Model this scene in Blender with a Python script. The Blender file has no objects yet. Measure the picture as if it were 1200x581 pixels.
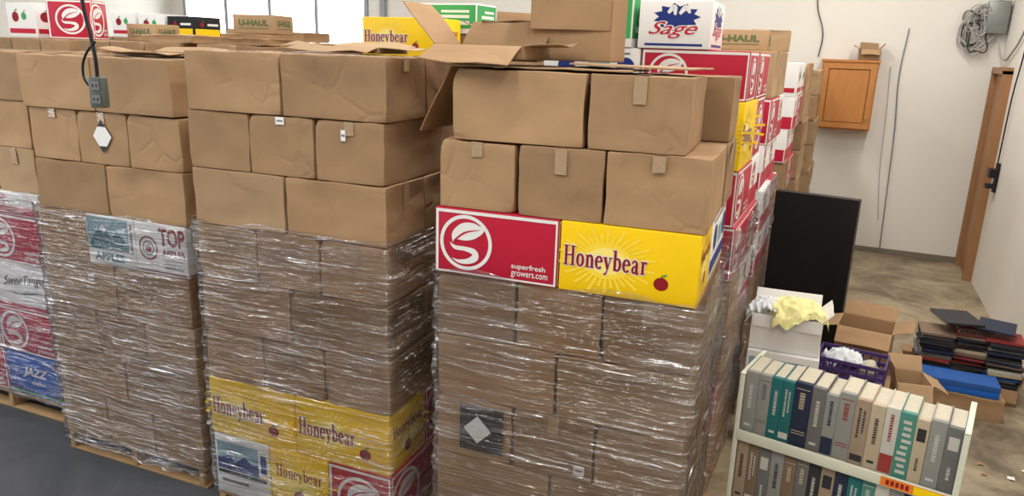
import bpy, math, random, bmesh
from mathutils import Vector, Matrix, noise
random.seed(7)
SC=bpy.context.scene; COL=SC.collection
SC.view_settings.view_transform='Standard'; SC.view_settings.look='None'
# ------------------------------------------------------------ camera
H=2.64; FPX=860.; t=math.radians(15); yaw=math.radians(24); r=.033
F0=Vector((-math.sin(yaw),math.cos(yaw),0)); R0=Vector((math.cos(yaw),math.sin(yaw),0))
F=(F0*math.cos(t)+Vector((0,0,-math.sin(t)))).normalized(); U=R0.cross(F)
Rc=(R0+U*r).normalized(); Uc=Rc.cross(F)
cam=bpy.data.cameras.new("camera"); co=bpy.data.objects.new("camera",cam); COL.objects.link(co)
M=Matrix((Rc,Uc,-F)).transposed().to_4x4(); M.translation=(0,0,H); co.matrix_world=M
cam.sensor_width=36; cam.lens=36*FPX/1200; cam.clip_start=.05
SC.camera=co
# ------------------------------------------------------------ materials
def lin(c): return tuple((x/255/12.92 if x/255<=.04045 else ((x/255+.055)/1.055)**2.4) for x in c)
MATS={}
def mat(name,rgb,rough=.6,noisy=.12,scale=6,bump=0,bscale=40,metal=0,spec=.3,rand=0,stretch=(1,1,1),crease=0):
    if name in MATS: return MATS[name]
    m=bpy.data.materials.new(name); m.use_nodes=True; nt=m.node_tree; N=nt.nodes; L=nt.links
    b=N["Principled BSDF"]; c=lin(rgb)
    b.inputs["Roughness"].default_value=rough; b.inputs["Metallic"].default_value=metal
    b.inputs["Specular IOR Level"].default_value=spec
    tc=N.new("ShaderNodeTexCoord"); mp=N.new("ShaderNodeMapping"); mp.inputs["Scale"].default_value=stretch
    L.new(tc.outputs["Object"],mp.inputs["Vector"])
    n=N.new("ShaderNodeTexNoise"); n.inputs["Scale"].default_value=scale; n.inputs["Detail"].default_value=5
    L.new(mp.outputs[0],n.inputs["Vector"])
    mx=N.new("ShaderNodeMix"); mx.data_type='RGBA'
    mx.inputs["A"].default_value=(*[x*(1-noisy) for x in c],1); mx.inputs["B"].default_value=(*[min(1,x*(1+noisy)) for x in c],1)
    L.new(n.outputs["Fac"],mx.inputs["Factor"]); last=mx.outputs["Result"]
    if rand:
        oi=N.new("ShaderNodeObjectInfo"); mr=N.new("ShaderNodeMapRange"); mr.inputs["To Min"].default_value=1-rand; mr.inputs["To Max"].default_value=1+rand*.6
        L.new(oi.outputs["Random"],mr.inputs["Value"]); hs=N.new("ShaderNodeHueSaturation"); L.new(mr.outputs[0],hs.inputs["Value"]); L.new(last,hs.inputs["Color"]); last=hs.outputs[0]
    L.new(last,b.inputs["Base Color"])
    if bump:
        n2=N.new("ShaderNodeTexNoise"); n2.inputs["Scale"].default_value=bscale; n2.inputs["Detail"].default_value=4
        L.new(mp.outputs[0],n2.inputs["Vector"])
        bp=N.new("ShaderNodeBump"); bp.inputs["Strength"].default_value=bump; bp.inputs["Distance"].default_value=.01
        L.new(n2.outputs["Fac"],bp.inputs["Height"]); L.new(bp.outputs[0],b.inputs["Normal"])
        if crease:
            oi2=N.new("ShaderNodeObjectInfo"); ad=N.new("ShaderNodeVectorMath"); ad.operation='ADD'; sc=N.new("ShaderNodeVectorMath"); sc.operation='SCALE'; sc.inputs[0].default_value=(9,5,7)
            L.new(oi2.outputs["Random"],sc.inputs["Scale"]); L.new(mp.outputs[0],ad.inputs[0]); L.new(sc.outputs[0],ad.inputs[1])
            v=N.new("ShaderNodeTexVoronoi"); v.feature='DISTANCE_TO_EDGE'; v.inputs["Scale"].default_value=5; L.new(ad.outputs[0],v.inputs["Vector"])
            mr2=N.new("ShaderNodeMapRange"); mr2.inputs["From Max"].default_value=.08; L.new(v.outputs["Distance"],mr2.inputs["Value"])
            n3=N.new("ShaderNodeTexNoise"); n3.inputs["Scale"].default_value=3; L.new(ad.outputs[0],n3.inputs["Vector"])
            mr3=N.new("ShaderNodeMapRange"); mr3.inputs["From Min"].default_value=.52; mr3.inputs["From Max"].default_value=.75; L.new(n3.outputs["Fac"],mr3.inputs["Value"])
            mm=N.new("ShaderNodeMath"); mm.operation='MULTIPLY'; L.new(mr3.outputs[0],mm.inputs[0])
            inv=N.new("ShaderNodeMath"); inv.operation='SUBTRACT'; inv.inputs[0].default_value=1; L.new(mr2.outputs[0],inv.inputs[1]); L.new(inv.outputs[0],mm.inputs[1])
            b2=N.new("ShaderNodeBump"); b2.inputs["Strength"].default_value=crease; b2.inputs["Distance"].default_value=-.008; L.new(mm.outputs[0],b2.inputs["Height"]); L.new(bp.outputs[0],b2.inputs["Normal"]); L.new(b2.outputs[0],b.inputs["Normal"])
    MATS[name]=m; return m
CARD=mat("cardboard_brown",(163,131,97),.8,.22,4,.5,9,rand=.22,spec=.2,crease=.55)
CARDIN=mat("cardboard_inside",(174,144,110),.8,.1,5,.2,14)
CARDLT=mat("cardboard_light",(172,142,107),.8,.12,5,.4,9,rand=.12,crease=.3)
SEAM=mat("cardboard_seam",(92,70,54),.9,.1)
TAPE=mat("clear_packing_tape",(172,144,112),.16,.12,20,.3,60,spec=.9)
WHITE=mat("print_white",(232,230,226),.5,.04)
RED=mat("print_crimson",(184,28,54),.45,.08,5,.3,8)
YEL=mat("print_yellow",(248,204,12),.45,.05,5,.3,8)
YEL2=mat("print_pale_yellow",(252,216,64),.45,.03)
YEL3=mat("print_cream_yellow",(253,230,120),.45,.03)
DRED=mat("print_dark_red",(140,22,30),.45,.05)
BLUE=mat("print_blue",(28,92,178),.45,.08)
NAVY=mat("print_navy",(30,50,124),.45,.08)
SKY=mat("print_teal_sky",(132,166,176),.5,.25,12)
TEAL=mat("print_teal",(48,104,112),.5,.2,14)
GREEN=mat("print_green",(60,160,86),.45,.05)
OLIVE=mat("print_muted_green",(92,104,66),.6,.1)
ORANGE=mat("print_orange",(226,124,40),.5,.05)
GREY=mat("print_grey",(120,118,122),.5,.2,14)
DGREY=mat("print_dark_grey",(54,52,54),.6,.2,14)
BLACK=mat("print_black",(26,26,30),.5,.1)
WOOD=mat("pallet_wood",(170,136,96),.8,.3,8,.4,30,stretch=(1,6,6))
OAK=mat("oak_wood",(180,120,62),.4,.18,5,.1,20,stretch=(6,6,.8),spec=.4)
OAKD=mat("oak_wood_dark_edge",(136,84,40),.45,.18,5,.1,20,stretch=(6,6,.8),spec=.4)
DOORW=mat("door_wood",(152,110,74),.5,.2,5,.1,20,stretch=(6,6,.8))
WALLM=mat("wall_paint",(222,217,207),.8,.05,1.2,.1,60)
METALCREAM=mat("cream_painted_steel",(206,206,186),.4,.06,6,spec=.5)
BLK=mat("black_laminate",(24,23,24),.45,.2,4,spec=.3)
PAPER=mat("book_paper",(186,178,158),.8,.15,60,stretch=(1,1,8))
GALV=mat("galvanised_steel",(140,144,140),.35,.15,12,metal=.7)
CABLE=mat("grey_cable",(164,162,158),.5,.1)
RUB=mat("black_rubber",(22,22,24),.5,.1)
PURP=mat("purple_plastic",(72,50,104),.4,.08)
PLW=mat("white_plastic",(225,228,230),.3,.1,10,.5,12)
PLY=mat("yellow_plastic",(236,230,160),.3,.10,6,.4,10)
# ------------------------------------------------------------ mesh builder
class MB:
    def __init__(s): s.v=[];s.f=[];s.m=[];s.mats=[];s.T=None
    def mi(s,m):
        if m not in s.mats: s.mats.append(m)
        return s.mats.index(m)
    def add(s,vs,fs,m,smooth=False):
        o=len(s.v); T=s.T
        for p in vs:
            p=Vector(p)
            if T is not None: p=T@p
            s.v.append(p)
        k=s.mi(m)
        for f in fs: s.f.append([o+i for i in f]); s.m.append((k,smooth))
    def box(s,c,sz,m,rot=None):
        x,y,z=[a/2 for a in sz]; R=rot or Matrix.Identity(3); c=Vector(c)
        vs=[c+R@Vector((i*x,j*y,k*z)) for i in(-1,1) for j in(-1,1) for k in(-1,1)]
        s.add(vs,[(0,1,3,2),(4,6,7,5),(0,4,5,1),(2,3,7,6),(0,2,6,4),(1,5,7,3)],m)
    def rbox(s,c,sz,rad,n,m,dent=0,seed=0,skew=0):
        hs=[a/2 for a in sz]; c=Vector(c)
        def lines(h):
            inn=[-(h-rad)+2*(h-rad)*i/n for i in range(n+1)]
            return [-h,-h+rad*.4]+inn+[h-rad*.4,h]
        G=[lines(h) for h in hs]; key={}; vs=[]; fs=[]
        def vert(p):
            k=tuple(round(a,5) for a in p)
            if k in key: return key[k]
            q=Vector([max(-(hs[i]-rad),min(hs[i]-rad,p[i])) for i in range(3)]); d=Vector(p)-q
            o=q+d.normalized()*rad if d.length>1e-7 else Vector(p)
            if dent:
                for i in (0,1):
                    if abs(abs(p[i])-hs[i])<rad*1.1:
                        a=p[1-i]/hs[1-i]; b=p[2]/hs[2]; w=max(0,(1-a*a))*max(0,(1-b*b))
                        sd=5 if p[i]>0 else 0
                        q2=noise.noise(Vector((p[1-i]*4+seed*7.1+i*3,p[2]*5,seed*1.7+sd)))
                        q3=noise.noise(Vector((p[1-i]*9+seed*3.1,p[2]*9+i,seed*2.7+sd)))
                        o[i]-=math.copysign(dent*(.35*w+1.0*w**.5*max(0,q2)+.35*abs(q2)+.25*max(0,q3)),p[i])
            if skew:
                g=noise.noise(Vector((p[0]*4,p[1]*4,seed*3.3)))
                if p[2]>0: o[2]-=abs(g)*skew
                cr=noise.noise(Vector((math.copysign(1,p[0])*3+seed,math.copysign(1,p[1])*2,math.copysign(1,p[2])*2+seed*.7)))
                f=(abs(p[0])/hs[0]*abs(p[1])/hs[1]*abs(p[2])/hs[2])**6
                if cr>0: o-=Vector((math.copysign(1,p[0]),math.copysign(1,p[1]),.6*math.copysign(1,p[2]) if p[2]>0 else 0))*f*cr*.032
            key[k]=len(vs); vs.append(c+o); return key[k]
        for ax in range(3):
            a,b=(ax+1)%3,(ax+2)%3
            for sg in(-1,1):
                for i in range(len(G[a])-1):
                    for j in range(len(G[b])-1):
                        ids=[]
                        for (ii,jj) in ((i,j),(i+1,j),(i+1,j+1),(i,j+1)):
                            p=[0,0,0]; p[ax]=sg*hs[ax]; p[a]=G[a][ii]; p[b]=G[b][jj]; ids.append(vert(p))
                        fs.append(ids if sg>0 else ids[::-1])
        s.add(vs,fs,m,True)
    def cyl(s,p0,p1,r0,m,r1=None,n=14,cap=True):
        p0=Vector(p0);p1=Vector(p1); r1=r0 if r1 is None else r1; d=(p1-p0).normalized()
        a=d.orthogonal().normalized(); b=d.cross(a)
        vs=[]
        for p,rr in((p0,r0),(p1,r1)):
            for i in range(n):
                an=2*math.pi*i/n; vs.append(p+(a*math.cos(an)+b*math.sin(an))*rr)
        s.add(vs,[(i,(i+1)%n,n+(i+1)%n,n+i) for i in range(n)],m,True)
        if cap: s.add(vs,[tuple(range(n))[::-1],tuple(range(n,2*n))],m)
    def mesh(s,name):
        me=bpy.data.meshes.new(name); me.from_pydata([tuple(p) for p in s.v],[],s.f)
        for m in s.mats: me.materials.append(m)
        for i,p in enumerate(me.polygons): p.material_index=s.m[i][0]; p.use_smooth=s.m[i][1]
        me.update(); return me
def obj(name,me,loc=(0,0,0),rot=0,label=None,cat=None,group=None,parent=None,kind=None,R=None):
    o=bpy.data.objects.new(name,me); COL.objects.link(o)
    if parent is not None: o.parent=parent
    o.location=loc
    o.rotation_euler=R if R is not None else (0,0,rot)
    if label: o["label"]=label
    if cat: o["category"]=cat
    if group: o["group"]=group
    if kind: o["kind"]=kind
    return o
def face(side,lx,ly,lz):
    if side=='F': return (lambda u,v,o:(u,-ly/2-o,v)),lx,lz
    if side=='B': return (lambda u,v,o:(-u,ly/2+o,v)),lx,lz
    if side=='R': return (lambda u,v,o:(lx/2+o,u,v)),ly,lz
    if side=='L': return (lambda u,v,o:(-lx/2-o,-u,v)),ly,lz
    if side=='T': return (lambda u,v,o:(u,v-ly/2,lz+o)),lx,ly
def rect(mb,X,u0,v0,u1,v1,m,o=.0015): mb.add([X(u0,v0,o),X(u1,v0,o),X(u1,v1,o),X(u0,v1,o)],[(0,1,2,3)],m)
def poly(mb,X,pts,m,o=.0015): mb.add([X(u,v,o) for u,v in pts],[tuple(range(len(pts)))],m)
def disc(mb,X,cu,cv,ra,m,o=.0015,n=40,rb=None):
    rb=rb or ra
    poly(mb,X,[(cu+ra*math.cos(2*math.pi*i/n),cv+rb*math.sin(2*math.pi*i/n)) for i in range(n)],m,o)
def ring(mb,X,cu,cv,r0,r1,m,o=.0015,n=44):
    vs=[]
    for i in range(n):
        a=2*math.pi*i/n; vs+= [X(cu+r0*math.cos(a),cv+r0*math.sin(a),o),X(cu+r1*math.cos(a),cv+r1*math.sin(a),o)]
    mb.add(vs,[(2*i,2*i+1,(2*i+3)%(2*n),(2*i+2)%(2*n)) for i in range(n)],m)
def smoothpts(pts,k=6):
    out=[]
    for i in range(len(pts)-1):
        p0=pts[max(0,i-1)];p1=pts[i];p2=pts[i+1];p3=pts[min(len(pts)-1,i+2)]
        for j in range(k):
            q=j/k; out.append(tuple(.5*((2*b)+(-a+c)*q+(2*a-5*b+4*c-d)*q*q+(-a+3*b-3*c+d)*q**3) for a,b,c,d in zip(p0,p1,p2,p3)))
    out.append(tuple(pts[-1])); return out
def band(mb,X,pts,m,o=.002):
    P=smoothpts(pts); vs=[]
    for i,(u,v,w) in enumerate(P):
        a=P[max(0,i-1)];b=P[min(len(P)-1,i+1)]; dx,dy=b[0]-a[0],b[1]-a[1]; l=math.hypot(dx,dy) or 1; w=max(w,0)
        vs+=[X(u+dy/l*w,v-dx/l*w,o),X(u-dy/l*w,v+dx/l*w,o)]
    mb.add(vs,[(2*i,2*i+2,2*i+3,2*i+1) for i in range(len(P)-1)],m)
TX={}
def textmesh(s,bold=.0,shear=0):
    k=(s,bold,shear)
    if k in TX: return TX[k]
    c=bpy.data.curves.new("txt",'FONT'); c.body=s; c.offset=bold; c.shear=shear; c.resolution_u=4; c.align_x='LEFT'
    o=bpy.data.objects.new("txt",c); COL.objects.link(o); bpy.context.view_layer.update()
    dg=bpy.context.evaluated_depsgraph_get(); me=bpy.data.meshes.new_from_object(o.evaluated_get(dg))
    vs=[(v.co.x,v.co.y) for v in me.vertices]; fs=[tuple(p.vertices) for p in me.polygons]
    x0=min(v[0] for v in vs);x1=max(v[0] for v in vs);y0=min(v[1] for v in vs);y1=max(v[1] for v in vs)
    vs=[((a-x0)/(x1-x0),(b-y0)/(y1-y0)) for a,b in vs]
    if me.polygons and me.polygons[0].normal.z<0: fs=[f[::-1] for f in fs]
    bpy.data.objects.remove(o); bpy.data.curves.remove(c); bpy.data.meshes.remove(me)
    TX[k]=(vs,fs); return TX[k]
def text(mb,X,s,u0,v0,w,h,m,o=.002,bold=.02,shear=0,slope=0):
    vs,fs=textmesh(s,bold,shear)
    mb.add([X(u0+a*w,v0+b*h+slope*a*w,o) for a,b in vs],fs,m)
def ell(cx,cy,rx,ry,a0,a1,tw,thw,n=12):
    out=[]
    for i in range(n+1):
        a=math.radians(a0+(a1-a0)*i/n); k=abs(math.cos(a)); out.append((cx+rx*math.cos(a),cy+ry*math.sin(a),tw+(thw-tw)*k**1.3))
    return out
def serif(x,y,w=.30,h=.055): return [(x-w/2,y,h/2),(x+w/2,y,h/2)]
T_,K_=.04,.098
GL={
'H':(.98,[[(.2,0,K_),(.2,1,K_)],[(.72,0,K_),(.72,1,K_)],[(.2,.52,T_),(.72,.52,T_)],serif(.2,.028,.36),serif(.2,.972,.36),serif(.72,.028,.36),serif(.72,.972,.36)]),
'o':(.66,[ell(.31,.32,.21,.29,0,360,T_,K_,20)]),
'n':(.76,[[(.2,0,K_),(.2,.62,K_)],[(.2,.44,T_),(.34,.60,.05),(.50,.56,.08),(.55,.40,K_),(.55,0,K_)],serif(.2,.028,.34),serif(.14,.60,.2),serif(.55,.028,.34)]),
'e':(.62,[ell(.31,.32,.21,.29,8,318,T_,K_,18),[(.14,.36,T_*.9),(.51,.36,T_*.9)]]),
'y':(.68,[[(.13,.62,K_),(.36,.06,K_)],[(.56,.62,T_),(.36,.06,T_),(.24,-.18,.05),(.1,-.22,.055)],serif(.14,.60,.32),serif(.55,.60,.26)]),
'b':(.74,[[(.2,0,K_),(.2,1,K_)],ell(.37,.32,.21,.29,-160,160,T_,K_,16),serif(.13,.975,.22)]),
'a':(.68,[[(.12,.48,.06),(.2,.59,.045),(.36,.59,.05),(.44,.45,K_),(.44,.06,K_),(.6,.03,.035)],[(.44,.36,T_),(.24,.33,.05),(.14,.18,.08),(.2,.04,.06),(.34,.05,.04),(.44,.14,T_)]]),
'r':(.56,[[(.2,0,K_),(.2,.62,K_)],[(.2,.42,T_),(.34,.6,.045),(.47,.54,.075)],serif(.2,.028,.36),serif(.13,.60,.2)])}
def serifword(mb,X,word,u0,v0,w,h,m,o,fat=0,slope=0):
    tot=sum(GL[c][0] for c in word); sx=w/tot; sy=h; x=0
    for k,c in enumerate(word):
        adv,st=GL[c]
        for si,s in enumerate(st):
            P=smoothpts(s) if len(s)>2 else s; vs=[]
            for i,(a,b,wd) in enumerate(P):
                p=P[max(0,i-1)];q=P[min(len(P)-1,i+1)]; dx,dy=q[0]-p[0],q[1]-p[1]; l=math.hypot(dx,dy) or 1; wd=max(wd,0)+fat
                for sg in(1,-1):
                    uu=(x+a+sg*dy/l*wd)*sx; vs.append(X(u0+uu,v0+(b-sg*dx/l*wd)*sy+slope*uu,o+si*.00012))
            mb.add(vs,[(2*i,2*i+2,2*i+3,2*i+1) for i in range(len(P)-1)],m)
        x+=adv
def leaflogo(mb,X,cu,cv,R,m,bg):
    ring(mb,X,cu,cv,R*.87,R,m)
    def B(pts,mm,o=.002): band(mb,X,[(cu+a*R,cv+b*R,w*R) for a,b,w in pts],mm,o)
    # broad pointed leaf with a vein over a curved stem
    B([(-.50,-.02,.0),(-.38,.22,.18),(-.08,.38,.31),(.28,.46,.29),(.56,.52,.15),(.76,.66,.0)],m,.0022)
    B([(-.46,.02,.03),(-.04,.36,.035),(.54,.52,.008)],bg,.0028)
    B([(-.62,-.02,.0),(-.42,-.20,.07),(-.02,-.22,.08),(.32,-.30,.11),(.36,-.50,.13),(.10,-.66,.10),(-.26,-.70,.06),(-.54,-.60,.0)],m)
def apple(mb,X,cu,cv,R,m=None):
    disc(mb,X,cu,cv,R,m or DRED,.002,28,R*.92)
    band(mb,X,[(cu,cv+R*.8,R*.05),(cu+R*.1,cv+R*1.3,R*.05)],BLACK,.0025)
    band(mb,X,[(cu+R*.1,cv+R*1.0,0),(cu+R*.45,cv+R*1.25,R*.16),(cu+R*.8,cv+R*1.4,0)],GREEN,.0025)
def art(mb,kind,side,dims):
    X,w,h=face(side,*dims); long=side in 'FB'
    if kind=='leafred':
        rect(mb,X,-w/2+.004,h-.02,w/2-.004,h-.006,WHITE); rect(mb,X,-w/2+.004,.006,w/2-.004,.014,WHITE)
        rect(mb,X,-w/2+.004,.014,-w/2+.016,h-.02,WHITE); rect(mb,X,w/2-.012,.014,w/2-.004,h-.02,WHITE)
        if long:
            leaflogo(mb,X,-w*.24,h*.5,h*.42,WHITE,RED)
            text(mb,X,"superfresh",w*.14,h*.19,w*.27,h*.1,WHITE,bold=.012); text(mb,X,"growers.com",w*.14,h*.07,w*.29,h*.1,WHITE,bold=.005)
        else: leaflogo(mb,X,0,h*.5,h*.38,WHITE,RED)
    elif kind=='honey':
        cx=-w*.15 if long else 0; cv=h*.5
        for i in range(36):
            a=i*2*math.pi/36; r1=h*(.47 if i%2 else .38)
            poly(mb,X,[(cx,cv),(cx+r1*1.45*math.cos(a-.04),cv+r1*math.sin(a-.04)),(cx+r1*1.45*math.cos(a+.04),cv+r1*math.sin(a+.04))],YEL2,.001)
        disc(mb,X,cx,cv,h*.36,YEL2,.0012,40,h*.26); disc(mb,X,cx,cv,h*.27,YEL3,.0014,40,h*.19)
        if long:
            serifword(mb,X,"Honeybear",-w*.47,h*.38,w*.62,h*.29,WHITE,.0018,.055); serifword(mb,X,"Honeybear",-w*.47,h*.38,w*.62,h*.29,DRED,.0034)
            apple(mb,X,w*.25,h*.28,h*.1)
        else:
            serifword(mb,X,"Honeybear",-w*.4,h*.56,w*.8,h*.2,DRED,.002)
            apple(mb,X,0,h*.28,h*.1)
    elif kind=='tops':
        rect(mb,X,-w/2+.01,.01,w/2-.01,h*.06,DRED)
        text(mb,X,"TOP",-w*.02,h*.58,w*.50,h*.36,DRED,bold=.035)
        ring(mb,X,-w*.25,h*.5,h*.2,h*.24,DRED); ring(mb,X,-w*.25,h*.5,h*.12,h*.15,GREY); apple(mb,X,-w*.25,h*.48,h*.08,DRED)
        rect(mb,X,w*.05,h*.14,w*.42,h*.17,GREY); rect(mb,X,w*.05,h*.22,w*.36,h*.24,GREY); rect(mb,X,w*.05,h*.30,w*.4,h*.32,GREY)
        text(mb,X,"APPLES",w*.02,h*.40,w*.44,h*.12,DRED,bold=.02)
    elif kind=='apples':
        rect(mb,X,-w*.48,h*.32,w*.38,h*.97,SKY)
        poly(mb,X,[(-w*.48,h*.32),(-w*.34,h*.62),(-w*.14,h*.84),(w*.02,h*.58),(w*.16,h*.72),(w*.38,h*.44),(w*.38,h*.32)],TEAL,.002)
        poly(mb,X,[(-w*.22,h*.73),(-w*.14,h*.84),(-w*.06,h*.71),(-w*.13,h*.68)],WHITE,.0025)
        text(mb,X,"APPLES",-w*.36,h*.09,w*.62,h*.17,TEAL,bold=.03)
        rect(mb,X,w*.41,h*.3,w*.46,h*.9,GREY)
    elif kind=='landscape':
        rect(mb,X,-w*.46,h*.42,w*.30,h*.88,SKY)
        poly(mb,X,[(-w*.46,h*.42),(-w*.46,h*.60),(-w*.25,h*.66),(-w*.12,h*.58),(w*.05,h*.70),(w*.18,h*.60),(w*.30,h*.62),(w*.30,h*.42)],NAVY,.002)
        rect(mb,X,-w*.46,h*.34,w*.44,h*.40,DGREY); rect(mb,X,-w*.40,h*.20,w*.1,h*.25,GREY); rect(mb,X,w*.34,h*.5,w*.45,h*.8,NAVY)
    elif kind=='tango':
        rect(mb,X,-w/2+.01,.01,w/2-.01,h*.10,RED)
        text(mb,X,"SweeTango",-w*.30,h*.42,w*.72,h*.26,BLACK,bold=.004,shear=.45,slope=.12)
        band(mb,X,[(-w*.28,h*.36,.001),(0,h*.34,.006),(w*.3,h*.42,.001)],BLACK,.002)
    elif kind=='jazz':
        poly(mb,X,[(-w*.5,h*.3),(w*.1,h*.02),(w*.5,h*.2),(w*.5,h*.02),(-w*.5,h*.02)],NAVY,.001)
        text(mb,X,"JAZZ",-w*.22,h*.42,w*.46,h*.26,WHITE,bold=.035,shear=.4)
        text(mb,X,"apples",-w*.08,h*.28,w*.26,h*.10,WHITE,bold=.01); apple(mb,X,w*.4,h*.8,h*.08)
        rect(mb,X,-w*.48,h*.05,w*.48,h*.09,GREEN,.002)
    elif kind=='sage':
        pts=[]
        for i in range(22):
            a=math.pi*2*i/22; rr=(1,.74)[i%2]; pts.append((w*.02+w*.33*rr*math.cos(a),h*.66+h*.29*rr*math.sin(a)))
        for i in range(22):
            poly(mb,X,[(w*.02,h*.66),pts[i],pts[(i+1)%22]],NAVY,.001)
        band(mb,X,[(-w*.10,h*.74,.008),(-w*.02,h*.86,.014),(w*.0,h*.7,.006)],WHITE,.002); band(mb,X,[(w*.06,h*.72,.008),(w*.14,h*.85,.014),(w*.2,h*.74,.006)],WHITE,.002)
        text(mb,X,"Sage",-w*.37,h*.20,w*.70,h*.38,WHITE,.0026,.05,.5); text(mb,X,"Sage",-w*.36,h*.215,w*.68,h*.35,RED,.0036,.005,.5)
        rect(mb,X,-w*.4,h*.06,w*.4,h*.11,NAVY)
    elif kind=='greenwhite':
        rect(mb,X,-w/2+.008,h*.18,w/2-.008,h-.01,GREEN); rect(mb,X,-w*.35,h*.3,w*.38,h*.42,WHITE,.002); rect(mb,X,-w*.25,h*.52,w*.38,h*.62,WHITE,.002); rect(mb,X,-w*.1,h*.7,w*.38,h*.78,WHITE,.002)
    elif kind=='bluewhite':
        rect(mb,X,-w/2+.008,h*.1,w/2-.008,h*.3,NAVY)
        if long: disc(mb,X,-w*.25,h*.6,h*.2,NAVY,.002); rect(mb,X,-w*.02,h*.42,w*.2,h*.7,SKY,.002); disc(mb,X,w*.36,h*.6,h*.2,NAVY,.002)
        else: disc(mb,X,-w*.15,h*.6,h*.2,NAVY,.002); rect(mb,X,w*.1,h*.42,w*.4,h*.7,SKY,.002)
        rect(mb,X,-w*.4,h*.86,w*.4,h*.9,GREY)
    elif kind=='redwhite':
        rect(mb,X,-w/2+.008,.01,w/2-.008,h*.4,RED); leaflogo(mb,X,-w*.1,h*.66,h*.24,RED,WHITE)
    elif kind=='uhaul':
        text(mb,X,"U-HAUL",-w*.36,h*.40,w*.72,h*.34,OLIVE,.002,.05)
        rect(mb,X,-w*.36,h*.26,w*.36,h*.30,OLIVE)
    elif kind=='blackyellow':
        rect(mb,X,-w*.45,h*.1,w*.45,h*.45,YEL); apple(mb,X,-w*.2,h*.65,h*.12); rect(mb,X,0,h*.6,w*.4,h*.7,WHITE)
    elif kind=='whitered':
        apple(mb,X,-w*.2,h*.6,h*.16); apple(mb,X,w*.1,h*.62,h*.12,GREEN); rect(mb,X,-w*.45,h*.12,w*.45,h*.26,RED)
BODY={'brown':CARD,'lite':CARDLT,'leafred':RED,'honey':YEL,'tops':WHITE,'apples':WHITE,'landscape':WHITE,'tango':WHITE,'jazz':BLUE,'sage':WHITE,
'greenwhite':WHITE,'bluewhite':WHITE,'redwhite':WHITE,'uhaul':CARDLT,'blackyellow':BLACK,'whitered':WHITE}
CM={}
def carton_mesh(kind,dims,seed=0):
    k=(kind,dims,seed)
    if k in CM: return CM[k]
    mb=MB(); plain=kind in('brown','lite')
    mb.rbox((0,0,dims[2]/2),dims,.005,10 if plain else 2,BODY[kind],.022 if plain else 0,seed,.013 if plain else 0)
    if plain:
        X,w,h=face('T',*dims); ly=dims[1]; rect(mb,X,-w/2+.01,ly/2-.0015,w/2-.01,ly/2+.0015,SEAM,.0006)
    else:
        for s in 'FBLR': art(mb,kind,s,dims)
    CM[k]=mb.mesh(kind+"_carton"); return CM[k]
def tape_mesh(dims,ends='LR',v=0):
    k=('tape',dims,ends,v)
    if k in CM: return CM[k]
    rs=random.Random(v*13+5); mb=MB(); lx,ly,lz=dims; w=.026
    X,_,_=face('T',*dims); rect(mb,X,-lx/2+.006,ly/2-w,lx/2-.006,ly/2+w,TAPE,.0012)
    for s in ends:
        X,_,_=face(s,*dims); a=rs.uniform(.05,.14); n=6; vs=[]
        for i in range(n+1):
            q=i/n; vs+=[X(-w,lz-.004-a*q,.0008-.004*q*(a/.14)),X(w,lz-.004-a*q*(1-.06*(v%2)),.0008-.004*q*(a/.14))]
        mb.add(vs,[(2*i,2*i+2,2*i+3,2*i+1) for i in range(n)],TAPE)
    CM[k]=mb.mesh("packing_tape"); return CM[k]
LBL={'brown':"plain brown cardboard carton",'lite':"pale tan cardboard carton",'leafred':"crimson fruit carton with leaf emblem",
'honey':"bright yellow fruit carton",'tops':"white fruit carton with maroon lettering",'apples':"white apple carton with teal mountain print",'landscape':"white carton with dark landscape print",
'tango':"white fruit carton with dark script",'jazz':"blue apple carton with white lettering",
'sage':"white produce carton with red script",'greenwhite':"green and white printed carton",'bluewhite':"white carton with navy print",
'redwhite':"white carton with red band",'uhaul':"tan moving carton with green lettering",'blackyellow':"black and yellow fruit carton",'whitered':"white apple carton with red band"}
KNAME={'brown':'cardboard_carton','lite':'cardboard_carton','uhaul':'moving_carton'}
def carton(kind,loc,rot,dims,where,group,tape=False,seed=None,R=None):
    seed=random.randrange(8) if seed is None else seed
    if kind not in('brown','lite'): seed=0
    nm=KNAME.get(kind,'printed_fruit_carton')
    o=obj(nm,carton_mesh(kind,dims,seed),loc,rot,LBL[kind]+" "+where,"box",group,R=R)
    if tape and kind in('brown','lite'): obj("packing_tape",tape_mesh(dims,random.choice(['LR','L','R','LR']),random.randrange(3)),parent=o)
    return o
LX,LY=.576,.382
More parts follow.
